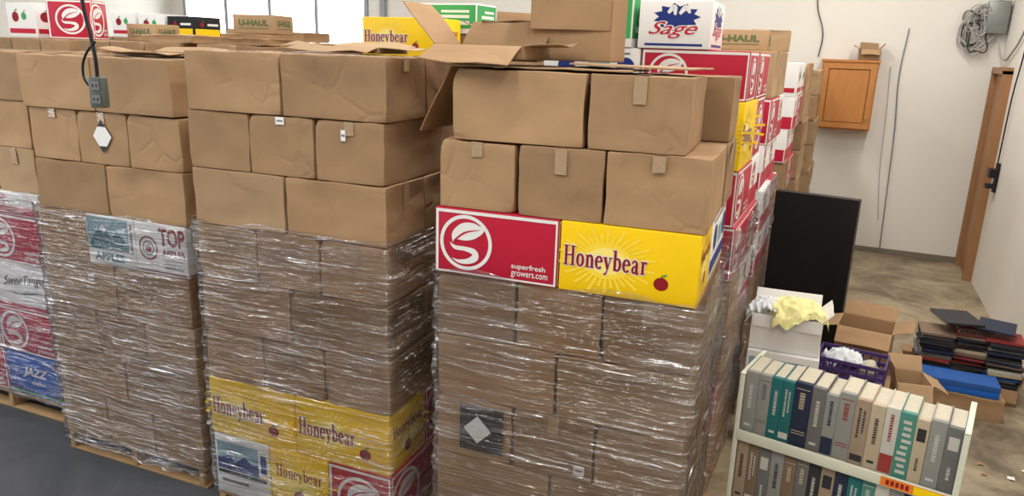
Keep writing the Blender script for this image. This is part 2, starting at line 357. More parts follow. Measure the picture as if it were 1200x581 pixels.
def stack(ox,oy,ang,ph,rh,rows,group,wrap=0,full=True,tape=True,W=1.17,jit=.004):
    ca,sa=math.cos(ang),math.sin(ang); s=W/1.17; z=ph; out=[]
    for i,row in enumerate(rows):
        pat,fr,bk=row[:3]; rhi=row[3] if len(row)>3 else rh
        dims=(round(LX*s,4),round(LY*s,4),round(rhi-.002,4))
        if pat=='A':
            pl=[(.2925,.195,0),(.8775,.195,0)]; pb=[(.195,.6825,1),(.585,.6825,1),(.975,.6825,1)]
        else:
            pl=[(.195,.2925,1),(.585,.2925,1),(.975,.2925,1)]; pb=[(.2925,.78,0),(.8775,.78,0)]
        ks=fr if isinstance(fr,(list,tuple)) else [fr]*len(pl); kb=bk if isinstance(bk,(list,tuple)) else [bk]*len(pb)
        L=list(zip(pl,ks))+ (list(zip(pb,kb)) if full else [(pb[-1],kb[-1])])
        jj=jit*(2.4 if z>wrap else 1)
        sx,sy=random.uniform(-jj,jj)*1.5,random.uniform(-jj,jj)*1.5
        for (x,y,q),k in L:
            if k is None: continue
            x=x*s+sx+random.uniform(-jit,jit)*.3; y=y*s+sy
            kk=('lite' if k=='brown' and random.random()<.1 else k)
            where="under stretch film" if z<wrap-.05 else "on a pallet load"
            o=carton(kk,(ox+ca*x-sa*y,oy+sa*x+ca*y,z),ang+q*math.pi/2+random.uniform(-1,1)*jj*.8,dims,where,group,tape)
            out.append((i,o))
        z+=rhi
    return out
# ------------------------------------------------------------ pallet
def pallet(ox,oy,ang,h,W=1.17,D=.98,zb=0):
    root=obj("wooden_pallet",None,(ox,oy,zb),ang,"worn softwood pallet under stacked cartons","pallet","wooden pallets")
    def part(nm,c,sz):
        mb=MB(); mb.rbox((0,0,0),sz,.003,1,WOOD); obj(nm,mb.mesh(nm),c,parent=root)
    for i in range(3): part("stringer",(W*(.03+.47*i),D/2,h/2),(.04,D,h-.034))
    for i in range(7): part("deck_board",(W/2,.05+(D-.1)*i/6,h-.0105),(W,.09,.017))
    for i in range(3): part("bottom_board",(W/2,.05+(D-.1)*i/2,.0095),(W,.09,.017))
    return root
# ------------------------------------------------------------ film
def filmmat():
    m=bpy.data.materials.new("clear_stretch_film"); m.use_nodes=True; nt=m.node_tree; N=nt.nodes; L=nt.links
    for n in list(N): N.remove(n)
    out=N.new("ShaderNodeOutputMaterial"); tr=N.new("ShaderNodeBsdfTransparent"); gl=N.new("ShaderNodeBsdfGlossy"); df=N.new("ShaderNodeBsdfDiffuse")
    tr.inputs[0].default_value=(.86,.86,.88,1); gl.inputs["Roughness"].default_value=.13; gl.inputs["Color"].default_value=(1,1,1,1); df.inputs[0].default_value=(.78,.80,.84,1)
    uv=N.new("ShaderNodeUVMap")
    def streak(rot,sx,sy,scale,lo,hi,dist=.8):
        mp=N.new("ShaderNodeMapping"); mp.inputs["Rotation"].default_value=(0,0,rot); mp.inputs["Scale"].default_value=(sx,sy,1)
        L.new(uv.outputs[0],mp.inputs[0]); n=N.new("ShaderNodeTexNoise"); n.inputs["Scale"].default_value=scale; n.inputs["Detail"].default_value=3; n.inputs["Distortion"].default_value=dist
        L.new(mp.outputs[0],n.inputs["Vector"]); mr=N.new("ShaderNodeMapRange"); mr.inputs["From Min"].default_value=lo; mr.inputs["From Max"].default_value=hi
        L.new(n.outputs["Fac"],mr.inputs["Value"]); return n,mr
    n1,s1=streak(math.radians(10),.8,22,2.2,.57,.72,.4)
    n2,s2=streak(math.radians(-18),.8,15,2.0,.59,.74,.5)
    n3,s3=streak(math.radians(42),1.0,8,1.8,.61,.76)
    big=N.new("ShaderNodeTexNoise"); big.inputs["Scale"].default_value=2.2; L.new(uv.outputs[0],big.inputs["Vector"])
    bm_=N.new("ShaderNodeMapRange"); bm_.inputs["From Min"].default_value=.38; bm_.inputs["From Max"].default_value=.64; L.new(big.outputs["Fac"],bm_.inputs["Value"])
    def mth(op,a,b):
        x=N.new("ShaderNodeMath"); x.operation=op
        for i,v in enumerate((a,b)):
            if isinstance(v,(int,float)): x.inputs[i].default_value=v
            else: L.new(v,x.inputs[i])
        return x.outputs[0]
    smax=mth('MAXIMUM',s1.outputs[0],mth('MAXIMUM',s2.outputs[0],mth('MULTIPLY',s3.outputs[0],.9)))
    smax=mth('MULTIPLY',smax,mth('ADD',mth('MULTIPLY',bm_.outputs[0],.7),.3))
    hsum=mth('ADD',n1.outputs["Fac"],mth('ADD',n2.outputs["Fac"],mth('MULTIPLY',n3.outputs["Fac"],1.4)))
    bp=N.new("ShaderNodeBump"); bp.inputs["Strength"].default_value=1.0; bp.inputs["Distance"].default_value=.04; L.new(hsum,bp.inputs["Height"]); L.new(bp.outputs[0],gl.inputs["Normal"])
    fr=N.new("ShaderNodeLayerWeight"); fr.inputs["Blend"].default_value=.2; L.new(bp.outputs[0],fr.inputs["Normal"])
    fac=mth('ADD',mth('MULTIPLY',fr.outputs["Fresnel"],.60),mth('ADD',mth('MULTIPLY',smax,.42),.055))
    fac2=mth('ADD',mth('MULTIPLY',smax,.27),mth('MULTIPLY',bm_.outputs[0],.04))
    m1=N.new("ShaderNodeMixShader"); L.new(fac2,m1.inputs[0]); L.new(tr.outputs[0],m1.inputs[1]); L.new(df.outputs[0],m1.inputs[2])
    m2=N.new("ShaderNodeMixShader"); L.new(fac,m2.inputs[0]); L.new(m1.outputs[0],m2.inputs[1]); L.new(gl.outputs[0],m2.inputs[2])
    L.new(m2.outputs[0],out.inputs[0]); return m
FILM=filmmat()
def film(ox,oy,ang,z0,z1,W=1.17,D=.975,seed=0,skirt=0):
    c=.02; pts=[]; rad=.03; x0,y0,x1,y1=-c,-c,W+c,D+c
    def seg(ax,ay,bx,by,nx,ny):
        n=int(math.hypot(bx-ax,by-ay)/.025)
        for i in range(n+1): q=i/n; pts.append((ax+(bx-ax)*q,ay+(by-ay)*q,nx,ny))
    seg(x0+rad,y0,x1-rad,y0,0,-1); pts.append((x1-rad*.3,y0+rad*.3,.7,-.7)); seg(x1,y0+rad,x1,y1-rad,1,0); pts.append((x1-rad*.3,y1-rad*.3,.7,.7))
    seg(x1-rad,y1,x0+rad,y1,0,1); pts.append((x0+rad*.3,y1-rad*.3,-.7,.7)); seg(x0,y1-rad,x0,y0+rad,-1,0); pts.append((x0+rad*.3,y0+rad*.3,-.7,-.7))
    n=len(pts); nz=int((z1-z0)/.025); vs=[];per=0; us=[]
    for i in range(n+1):
        a=pts[i%n]; b=pts[(i-1)%n]
        if i: per+=math.hypot(a[0]-b[0],a[1]-b[1])
        us.append(per)
    for j in range(nz+1):
        for i in range(n):
            x,y,nx,ny=pts[i]; u=us[i]; z=z0+(z1-z0)*j/nz
            rg=1-abs(noise.noise(Vector((u*1.6+z*7,z*4-u*.8,seed+4))))*2.2
            rg2=1-abs(noise.noise(Vector((u*1.5-z*8,z*3+u*.9,seed+8))))*2.2
            k=noise.noise(Vector((u*2.2+z*3+seed,z*1.5-u,seed)))*.010+max(0,rg)**4*.016+max(0,rg2)**4*.012-.004
            if j==nz: z+=noise.noise(Vector((u*3,seed,1)))*.05
            if j==0 and skirt: k+=abs(noise.noise(Vector((u*5,seed,2))))*.05; z-=skirt*abs(noise.noise(Vector((u*4,seed,7))))
            vs.append((x+nx*k,y+ny*k,z))
    fs=[];me=bpy.data.meshes.new("stretch_film")
    for j in range(nz):
        for i in range(n): fs.append((j*n+i,j*n+(i+1)%n,(j+1)*n+(i+1)%n,(j+1)*n+i))
    me.from_pydata(vs,[],fs); me.materials.append(FILM); ul=me.uv_layers.new(name="UVMap")
    li=0
    for j in range(nz):
        for i in range(n):
            for (ii,jj) in((i,j),(i+1,j),(i+1,j+1),(i,j+1)):
                ul.data[li].uv=(us[ii]+seed,z0+(z1-z0)*jj/nz); li+=1
    for p in me.polygons: p.use_smooth=True
    return obj("stretch_film",me,(ox,oy,0),ang,"clear wrinkled stretch film wrapped around a pallet load","plastic wrap","stretch film wraps")
# ------------------------------------------------------------ room
def slab(name,c,sz,m):
    mb=MB(); mb.box((0,0,0),sz,m); return obj(name,mb.mesh(name),c,kind="structure")
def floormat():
    m=bpy.data.materials.new("stained_shaded_concrete"); m.use_nodes=True; nt=m.node_tree;N=nt.nodes;L=nt.links;b=N["Principled BSDF"]
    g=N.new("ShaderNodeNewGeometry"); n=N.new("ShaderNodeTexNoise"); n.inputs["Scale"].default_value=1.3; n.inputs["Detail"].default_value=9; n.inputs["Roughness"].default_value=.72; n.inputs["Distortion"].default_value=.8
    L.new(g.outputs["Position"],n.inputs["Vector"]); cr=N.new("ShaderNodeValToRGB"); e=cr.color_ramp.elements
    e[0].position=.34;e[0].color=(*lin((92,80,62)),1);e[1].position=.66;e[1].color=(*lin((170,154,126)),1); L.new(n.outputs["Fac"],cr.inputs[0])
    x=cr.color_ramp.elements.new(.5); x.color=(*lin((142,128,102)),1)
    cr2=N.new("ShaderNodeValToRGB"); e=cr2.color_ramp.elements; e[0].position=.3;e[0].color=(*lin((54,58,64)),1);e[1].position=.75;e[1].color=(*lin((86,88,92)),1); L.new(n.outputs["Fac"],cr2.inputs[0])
    sp=N.new("ShaderNodeSeparateXYZ"); L.new(g.outputs["Position"],sp.inputs[0]); mr=N.new("ShaderNodeMapRange"); mr.inputs["From Min"].default_value=-3.2; mr.inputs["From Max"].default_value=-1.2; L.new(sp.outputs[0],mr.inputs["Value"])  # dark grey toward low X, partly shade put into the base colour
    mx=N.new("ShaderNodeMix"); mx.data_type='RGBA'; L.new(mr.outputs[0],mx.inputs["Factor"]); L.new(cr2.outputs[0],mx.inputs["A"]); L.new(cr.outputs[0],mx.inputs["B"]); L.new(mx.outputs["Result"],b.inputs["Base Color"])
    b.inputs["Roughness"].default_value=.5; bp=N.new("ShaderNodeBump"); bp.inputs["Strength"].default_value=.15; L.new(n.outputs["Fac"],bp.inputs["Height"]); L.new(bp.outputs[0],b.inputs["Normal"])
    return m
XW=1.7; YW=11.5; XL=-13; CH=5.2
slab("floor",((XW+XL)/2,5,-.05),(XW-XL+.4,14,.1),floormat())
slab("wall_back",((XW+XL)/2,YW+.1,CH/2),(XW-XL+.4,.2,CH),WALLM)
slab("wall_right",(XW+.1,5,CH/2),(.2,14,CH),WALLM)
slab("wall_left",(XL-.1,5,CH/2),(.2,14,CH),WALLM)
slab("ceiling",((XW+XL)/2,5,CH+.05),(XW-XL+.4,14,.1),WALLM)
mb=MB(); mb.box((-.03,-.40,1.3),(.10,.07,2.6),DOORW); mb.box((-.03,.40,1.3),(.10,.07,2.6),DOORW); mb.box((-.03,0,2.6),(.10,.87,.08),DOORW); mb.box((-.0,0,1.3),(.05,.74,2.56),DOORW)
obj("door_1",mb.mesh("door_1"),(XW-.02,10.98,0),kind="structure")
slab("baseboard_back",((XW-1)/2-1,YW-.01,.04),(5,.02,.08),mat("vinyl_base",(120,112,98),.6))
EM=bpy.data.materials.new("daylight_pane"); EM.use_nodes=True; bb=EM.node_tree.nodes["Principled BSDF"]; bb.inputs["Emission Color"].default_value=(.92,.96,1,1); bb.inputs["Emission Strength"].default_value=5
FRM=mat("window_frame_grey",(150,154,158),.5)
mb=MB(); mb.box((0,0,0),(4.4,.03,1.9),EM)
for x in(-2.2,-1.1,0,1.1,2.2): mb.box((x,-.03,0),(.07,.06,1.96),FRM)
for z in(-.95,.95): mb.box((0,-.03,z),(4.46,.06,.06),FRM)
obj("window_1",mb.mesh("window_1"),(-10.3,YW-.02,3.2),kind="structure")
slab("trim_1",(-4.35,YW-.04,2.6),(.12,.08,5.2),mat("dark_steel_post",(84,86,90),.5))
slab("trim_2",(-7.75,YW-.04,2.6),(.10,.08,5.2),mat("grey_steel_post",(150,152,154),.5))
# ------------------------------------------------------------ near stacks
Bn='brown'
S1=(-4.42,2.80,math.radians(2.5))
rows1=[('B',Bn,Bn),('A',Bn,Bn),('B',Bn,Bn),('A',Bn,Bn),('B',[Bn,'apples','tops'],[Bn,'leafred']),('A',Bn,Bn),('B',Bn,Bn),('A',Bn,Bn)]
o1=stack(*S1,.14,.3,rows1,"cartons on the pallet beside the grey floor",wrap=1.6); pallet(*S1,.138); film(*S1,.09,1.66,seed=3,skirt=.04)
S2=(-3.02,2.72,math.radians(3.0)); RH2=.29
rows2=[('B',['landscape','honey','leafred'],Bn,.37),('A',['honey','honey'],[Bn,Bn,'leafred'],.34),('B',Bn,Bn),('A',Bn,Bn),('B',Bn,Bn),('A',Bn,Bn),('B',Bn,Bn),('A',Bn,Bn)]
o2=stack(*S2,.15,RH2,rows2,"cartons on the middle pallet load",wrap=1.75,W=1.15); pallet(*S2,.148)
T2=.15+.71+6*RH2
film(*S2,.155,1.76,W=1.15,D=.96,seed=9)
S3=(-1.60,2.77,math.radians(3.2)); RH3=.3; P3=.17; W3=1.165
rows3=[('B',Bn,Bn),('A',Bn,Bn),('B',Bn,Bn),('A',Bn,Bn),('B',Bn,Bn),('A',['leafred','honey'],[Bn,Bn,'bluewhite'])]
o3=stack(*S3,P3,RH3,rows3,"cartons on the load with red and yellow cartons",wrap=1.65,W=W3); pallet(*S3,.168,W=W3)
film(*S3,.175,1.69,W=W3,D=.97,seed=15)
def L3(x,y,z=0): c,s=math.cos(S3[2]),math.sin(S3[2]); return (S3[0]+c*x-s*y,S3[1]+s*x+c*y,z)
Z6=P3+6*RH3; ZT=P3+7*RH3
g2="cartons in the layer above the printed cartons"
carton('brown',L3(.185,.29,Z6),S3[2]+math.pi/2-.01,(.57,.352,.298),"above printed cartons",g2,True,5)
carton('brown',L3(.555,.285,Z6),S3[2]+math.pi/2+.012,(.57,.366,.297),"above printed cartons",g2,True,6)
carton('brown',L3(.955,.29,Z6),S3[2]+math.pi/2+.006,(.57,.415,.298),"above printed cartons, slightly crushed",g2,True,7)
carton('brown',L3(.29,.78,Z6),S3[2],(.575,.38,.298),"above printed cartons",g2,True,1)
carton('brown',L3(.88,.78,Z6),S3[2]-.01,(.575,.38,.298),"above printed cartons",g2,True,2)
d3=(.58,.385,.296)
g3="loose cartons on top of the load"
carton('brown',L3(.35,.2,ZT),S3[2]+.02,d3,"in the top layer",g3,True,1)
carton('brown',L3(.35,.62,ZT),S3[2]-.01,d3,"in the top layer",g3,True,2)
carton('brown',L3(.85,.30,ZT),S3[2]+math.pi/2+.03,(.56,.40,.296),"in the top layer",g3,True,3)
carton('brown',L3(.91,.80,ZT),S3[2]-.01,(.50,.34,.29),"set back in the top layer",g3,True,4)
def sticker(parent,u,v,w,h,diamond=False,side='F',dims=(.576,.382,.298)):
    mb=MB(); X0,_,_=face(side,*dims); X=lambda u,v,o:X0(u,v,o+.0005)
    if diamond:
        a,b=w*.5,h*.5; dk,lt=(BLACK,WHITE) if diamond==1 else (GREY,WHITE)
        poly(mb,X,[(u,v-b),(u+a,v),(u,v+b),(u-a,v)],lt,.001)
        if diamond==1:
            poly(mb,X,[(u,v+b),(u-a*.42,v+b*.58),(u+a*.42,v+b*.58)],dk,.002); poly(mb,X,[(u,v-b),(u+a*.42,v-b*.58),(u-a*.42,v-b*.58)],dk,.002)
    else: rect(mb,X,u-w/2,v-h/2,u+w/2,v+h/2,WHITE,.001); rect(mb,X,u-w*.35,v-h*.1,u+w*.35,v+h*.1,GREY,.002)
    obj("shipping_label",mb.mesh("shipping_label"),parent=parent,label="small white paper label")
def patch(parent,u,v0,v1,w,side,dims=(.576,.382,.298)):
    mb=MB(); X0,_,_=face(side,*dims); rect(mb,X0,u-w/2,v0,u+w/2,v1,DGREY,.0012)
    obj("dark_tape_strip",mb.mesh("dark_tape_strip"),parent=parent,label="dark grey tape strip")
def pick(o,i,n): return [x for k,x in o if k==i][n]
sticker(pick(o1,6,1),0,.16,.14,.19,1,'L')
sticker(pick(o1,3,0),.1,.2,.05,.04)
sticker(pick(o2,6,1),0,.265,.05,.035,side='L',dims=(.567,.3745,.288))
sticker(pick(o2,6,2),-.03,.22,.025,.05,side='L',dims=(.567,.3745,.288))
patch(pick(o3,2,0),.04,.04,.27,.22,'L'); sticker(pick(o3,2,0),.02,.15,.14,.14,2,'L'); sticker(pick(o3,2,1),.13,.06,.05,.05,side='L')
patch(pick(o3,0,1),-.05,.1,.29,.07,'L')
S0=(-5.87,2.95,math.radians(2))
def sub(rows,z,rh,wr): return stack(S0[0],S0[1],S0[2],z,rh,rows,"cartons on the load nearest the window",wrap=wr,full=False)
sub([('A',['leafred','jazz'],'leafred'),('A',['leafred','leafred'],'leafred'),('A',['leafred','tango'],'tango'),('A',['leafred','leafred'],'leafred')],.14,.335,1.6)
sub([('A',['redwhite','redwhite'],'redwhite')],1.48,.16,1.6)
sub([('B',Bn,Bn),('A',Bn,Bn),('B',Bn,Bn)],1.64,.3,1)
pallet(*S0,.138); film(*S0,.13,1.66,seed=21)
# ------------------------------------------------------------ loads behind
def rr(n,ks): return [('AB'[i%2],ks[i%len(ks)],ks[i%len(ks)]) for i in range(n)]
def bstack(x,y,ph,rh,rows,ang=0,wrap=0,tape=False,binrows=0):
    if binrows:
        hh=rh*binrows-.003; mb=MB(); mb.rbox((0,0,hh/2),(1.16,.97,hh),.01,8,CARD,.02,int(abs(x*10))%7)
        for zz in(.12,hh-.12): mb.box((0,0,zz),(1.17,.98,.05),CARDLT)
        c,s=math.cos(ang),math.sin(ang)
        obj("bulk_bin",mb.mesh("bulk_bin"),(x+c*.585-s*.4875,y+s*.585+c*.4875,ph),ang,"large corrugated bulk bin beneath stacked cartons","box","bulk bins")
    stack(x,y,ang,ph+rh*binrows,rh,rows[binrows:],"cartons on the loads further back",wrap=wrap,full=False,tape=tape,jit=.006); pallet(x,y,ang,ph-.002)
XA=-1.66
bstack(XA,4.12,.14,.318,[('B',Bn,Bn),('A',['brown','leafred'],Bn),('B',Bn,Bn),('A',Bn,'redwhite'),('B',['brown','brown','leafred'],'leafred'),('B',[Bn,Bn,'leafred'],'redwhite'),('B',[Bn,Bn,'honey'],'leafred',.37),('A',['bluewhite','leafred'],'leafred',.262)])
film(XA,4.12,0,.145,1.7,seed=31)
bstack(XA,5.4,.14,.32,[('B',Bn,Bn),('A',Bn,Bn),('B',Bn,Bn),('A','redwhite','redwhite'),('B',[Bn,Bn,'redwhite'],'leafred'),('A',['leafred','redwhite'],'redwhite'),('B',[Bn,'lite','leafred'],'redwhite'),('A',[Bn,'lite'],'lite')])
film(XA,5.4,0,.145,1.75,seed=35)
bstack(XA+.0,7.45,.14,.31,[('A',Bn,Bn),('B',Bn,Bn),('A',Bn,Bn),('B',Bn,Bn),('A',Bn,'leafred'),('B',[Bn,Bn,'redwhite'],'redwhite'),('A',['leafred','redwhite'],'leafred'),('B',['lite','lite','whitered'],'whitered')],binrows=3)
bstack(XA+.06,8.6,.14,.31,rr(8,['lite',Bn]),binrows=3)
bstack(XA+.14,9.8,.14,.30,rr(8,[Bn,'lite','lite']),binrows=3)
gt="loose cartons on top of the back loads"
ZA=.14+6*.318+.37+.262
carton('sage',(-.92,4.32,ZA),math.radians(91),(.43,.39,.25),"on top of a back load",gt)
carton('greenwhite',(-1.31,4.32,ZA),math.radians(88),(.42,.34,.27),"on top of a back load",gt)
ZB=.14+8*.32
carton('uhaul',(-.80,5.75,ZB),0.05,(.42,.34,.14),"on a tall load",gt)
carton('lite',(-.66,6.2,ZB),.3,(.3,.3,.16),"on a tall load",gt)
bstack(-5.95,4.3,.14,.31,rr(8,[Bn]),binrows=5)
bstack(-4.6,4.3,.14,.31,rr(8,[Bn]),binrows=5)
bstack(-3.25,4.2,.14,.305,rr(8,[Bn]),binrows=5)
bstack(-7.25,4.3,.14,.31,rr(8,[Bn]),binrows=5)
ZF=.14+8*.31; ZG=.14+8*.305
carton('honey',(-2.76,4.42,ZG),0.0,(.55,.36,.25),"on top of a back load",gt)
carton('brown',(-2.66,4.84,ZG),0.0,(.5,.36,.16),"on top of a back load",gt,seed=1)
carton('greenwhite',(-2.62,4.80,ZG+.164),0.0,(.46,.3,.2),"on top of a back load",gt)
carton('leafred',(-6.36,4.62,ZF),math.radians(120),(.28,.38,.33),"on top of a back load",gt)
carton('whitered',(-6.95,4.65,ZF),math.radians(88),(.30,.42,.30),"on top of a back load",gt)
carton('brown',(-4.95,4.50,ZF),.1,(.5,.40,.06),"on top of a back load",gt,seed=1)
carton('brown',(-4.20,4.55,ZF),-.15,(.55,.38,.05),"on top of a back load",gt,seed=2)
carton('uhaul',(-5.88,5.0,ZF),.05,(.34,.28,.15),"on top of a back load",gt)
carton('lite',(-5.42,4.9,ZF),.25,(.36,.30,.07),"on top of a back load",gt,seed=4)
carton('brown',(-4.62,4.98,ZF),.1,(.5,.36,.09),"on top of a back load",gt,seed=3)
carton('uhaul',(-4.58,5.0,ZF+.092),.2,(.38,.30,.15),"on top of a back load",gt)
for bx in(-8.9,-7.6,-6.3,-5.0): bstack(bx,6.3,.14,.315,rr(8,[Bn]),binrows=6)
bstack(-3.7,6.2,.14,.31,rr(8,[Bn]),binrows=6)
ZK=.14+8*.315
carton('whitered',(-7.90,6.5,ZK),0.0,(.40,.38,.28),"on top of a far load",gt)
carton('whitered',(-7.45,6.5,ZK),0.05,(.40,.38,.26),"on top of a far load",gt)
carton('blackyellow',(-6.98,6.5,ZK),-.04,(.42,.38,.24),"on top of a far load",gt)
carton('lite',(-6.1,6.5,ZK),.2,(.42,.38,.12),"on top of a far load",gt)
carton('brown',(-5.5,6.6,ZK),-.1,(.42,.38,.10),"on top of a far load",gt,seed=1)
# ------------------------------------------------------------ open cartons
def open_carton(loc,rot,dims,flaps,label,m=CARD,mi=CARDIN,group=None,R=None,fl=None):
    lx,ly,lz=dims; th=.006; mb=MB()
    mb.box((0,0,th/2),(lx,ly,th),m)
    for sx in(-1,1): mb.box((sx*(lx/2-th/2),0,lz/2),(th,ly,lz),m)
    for sy in(-1,1): mb.box((0,sy*(ly/2-th/2),lz/2),(lx-2*th,th,lz),m)
    mb.box((0,0,th+.001),(lx-.02,ly-.02,.001),mi)
    o=obj("open_carton",mb.mesh("open_carton"),loc,rot,label,"box",group,R=R)
    fl0=fl or min(lx,ly)/2
    for side,a in flaps.items():
        fl=fl0
        if isinstance(a,tuple): a,fl=a
        a=math.radians(a); mb=MB()
        w=ly if side in'LR' else lx
        mb.rbox((0,0,fl/2),(w-.012,.005,fl-.004),.002,6,m)
        sd=random.uniform(0,50)
        for v in mb.v: v.y+=.03*(v.z/fl)*noise.noise(Vector((v.x*5+sd,v.z*4,0)))
        f=obj("flap",mb.mesh("flap"),parent=o)
        rz={'F':0,'R':math.pi/2,'B':math.pi,'L':-math.pi/2}[side]
        pos={'F':(0,-ly/2+.003,lz),'B':(0,ly/2-.003,lz),'R':(lx/2-.003,0,lz),'L':(-lx/2+.003,0,lz)}[side]
        f.matrix_local=Matrix.Translation(pos)@Matrix.Rotation(rz,4,'Z')@Matrix.Rotation(a,4,'X')
    return o
ZZ=ZT+.30
def sheet(loc,rot,sz,label,R=None,m=CARDLT):
    mb=MB(); mb.rbox((0,0,.004),(sz[0],sz[1],.007),.002,6,m)
    for i,v in enumerate(mb.v): v.z+=.012*abs(noise.noise(Vector((v.x*3,v.y*3,sz[0]*5))))
    return obj("flattened_cardboard_sheet",mb.mesh("flattened_cardboard_sheet"),loc,rot,label,"cardboard","flattened cardboard sheets",R=R)
sheet(L3(.40,.30,ZZ),S3[2]+.04,(.80,.5,0),"flattened cardboard sheet lying under open cartons")
sheet(L3(.80,.33,ZZ+.018),S3[2]-.12,(.50,.42,0),"creased cardboard sheet lying under open cartons")
open_carton(L3(.455,.52,ZZ+.035),S3[2]+.02,(.37,.30,.28),{'F':174,'B':10,'L':60,'R':6},"tall empty brown carton with raised flaps")
open_carton(L3(.15,.20,ZZ+.035),S3[2]-.04,(.42,.26,.055),{'L':(42,.24),'B':48,'F':112,'R':84},"wide shallow brown carton with long splayed flaps",fl=.16)
open_carton(L3(.08,.68,ZZ+.022),S3[2]+.2,(.26,.24,.12),{'L':60,'B':15,'R':70,'F':60},"empty brown carton with loose raised flaps",fl=.13)
sheet(L3(-.09,.42,ZZ-.14),0,(.36,.5,0),"bent cardboard flap leaning between two loads",R=(0,math.radians(-62),S3[2]),m=CARD)
open_carton((-2.6,3.55,T2+.004),.1,(.5,.34,.03),{'L':84,'B':80,'R':88,'F':98},"flat open carton lying on the middle load",m=CARDLT,fl=.13)
open_carton((-3.9,3.4,.14+8*.3+.004),.15,(.5,.34,.02),{'L':86,'B':82,'R':88,'F':95},"flat open carton lying on the window-side load",m=CARDLT,fl=.12)
# ------------------------------------------------------------ clutter in the aisle
ga="cartons on the aisle floor"
carton('brown',(-.19,5.15,0),.05,(.48,.38,.34),"at the bottom of an aisle pile",ga)
carton('landscape',(-.19,5.15,.342),.02,(.46,.38,.38),"in an aisle pile",ga)
open_carton((-.20,5.17,.724),.06,(.45,.34,.25),{'F':172,'B':25,'L':150,'R':45},"open white carton with torn rim holding yellow plastic",m=WHITE,mi=WHITE,fl=.09)
def blob(name,loc,sc,m,label,cat,seed=0,amp=.35,sub=3,group=None):
    bm=bmesh.new(); bmesh.ops.create_icosphere(bm,subdivisions=sub,radius=1)
    for v in bm.verts:
        n=v.co.normalized(); k=1+amp*noise.noise(n*1.6+Vector((seed,0,0)))+amp*.55*(1-2*abs(noise.noise(n*4+Vector((seed,3,0)))))
        v.co=Vector((n.x*sc[0]*k,n.y*sc[1]*k,n.z*sc[2]*k))
    me=bpy.data.meshes.new(name); bm.to_mesh(me); bm.free(); me.materials.append(m)
    for p in me.polygons: p.use_smooth=True
    return obj(name,me,loc,0,label,cat,group)
def drape(name,loc,rot,hx,hy,m,label,cat,seed,rise=.07,edge=(.14,.12),crumple=1):
    n=54; vs=[];fs=[]
    for j in range(n+1):
        for i in range(n+1):
            u=-1+2*i/n; v=-1+2*j/n; x=u*hx; y=v*hy
            e=1-.25*noise.noise(Vector((math.atan2(v,u)*1.3,seed,0))); x*=e; y*=e
            rr_=math.hypot(u,v); z=rise*math.exp(-rr_*rr_*1.2)+.035*crumple*(1-2.4*abs(noise.noise(Vector((u*2.3+seed,v*2.3,seed)))))+.012*crumple*(1-2*abs(noise.noise(Vector((u*5,v*5,seed)))))
            ox_=max(0,abs(x)-edge[0]); oy_=max(0,abs(y)-edge[1]); dr=math.hypot(ox_,oy_)
            if dr>0: z-=dr*.95; x-=math.copysign(ox_*.55,x); y-=math.copysign(oy_*.55,y); x+=.012*noise.noise(Vector((v*9,z*5,seed)));y+=.012*noise.noise(Vector((u*9,z*5,seed+3)))
            vs.append((x,y,z))
    for j in range(n):
        for i in range(n): a=j*(n+1)+i; fs.append((a,a+1,a+n+2,a+n+1))
    me=bpy.data.meshes.new(name); me.from_pydata(vs,[],fs); me.materials.append(m)
    for p in me.polygons: p.use_smooth=True
    return obj(name,me,loc,rot,label,cat)
drape("plastic_bag",(-.15,5.13,.975),.3,.21,.20,PLY,"limp pale yellow plastic bag draped over white carton","bag",3,.07,(.16,.14),.85)
drape("plastic_bag",(-.33,5.12,.97),-.2,.11,.13,PLW,"crumpled clear plastic bag spilling from white carton","bag",8,.06,(.09,.12))
open_carton((.36,6.24,0),-.12,(.40,.34,.62),{'F':130,'B':50,'L':105,'R':70},"tall open brown carton on the floor",group=ga,fl=.15)
carton('brown',(.27,5.45,0),-.1,(.50,.40,.46),"under a purple plastic crate",ga)
mb=MB(); cw,cd,chh=.44,.30,.165
mb.box((0,0,.006),(cw,cd,.012),PURP)
for sx in(-1,1):
    for z in(.02,.085,.15): mb.box((sx*(cw/2),0,z),(.012,cd+.012,.026),PURP)
    for i in range(7): mb.box((sx*cw/2,-cd/2+cd*i/6,.082),(.01,.014,.16),PURP)
for sy in(-1,1):
    for z in(.02,.085,.15): mb.box((0,sy*(cd/2),z),(cw,.012,.026),PURP)
    for i in range(9): mb.box((-cw/2+cw*i/8,sy*cd/2,.082),(.014,.01,.16),PURP)
obj("plastic_crate",mb.mesh("plastic_crate"),(.26,5.45,.462),-.12,"purple lattice plastic crate full of odds and ends","crate")
drape("plastic_bag",(.20,5.47,.56),.2,.14,.11,PLW,"crumpled white plastic wrapping inside purple crate","bag",9,.06,(.11,.09))
blob("crumpled_paper",(.37,5.42,.56),(.06,.08,.05),PAPER,"crumpled grey paper inside purple crate","paper",12)
open_carton((.66,5.66,0),.2,(.24,.26,.46),{'R':110,'F':150,'L':20,'B':30},"open brown carton with flap hanging outward",group=ga,m=CARDLT,fl=.12)
mb=MB(); mb.box((0,0,.765),(.69,.10,1.51),BLK)
for x in(-.3,.3): mb.box((x,0,.005),(.05,.10,.01),RUB)
obj("storage_cabinet",mb.mesh("storage_cabinet"),(-.15,6.84,0),-.17,"tall slim plain black laminate cabinet in the aisle","cabinet")
mb=MB(); mb.box((0,0,.455),(.70,.28,.91),OAK); mb.box((0,0,.92),(.74,.32,.03),OAK)
wc=obj("wall_cabinet",mb.mesh("wall_cabinet"),(-.07,YW-.15,1.74),0,"golden oak cabinet hung high on the wall","cabinet")
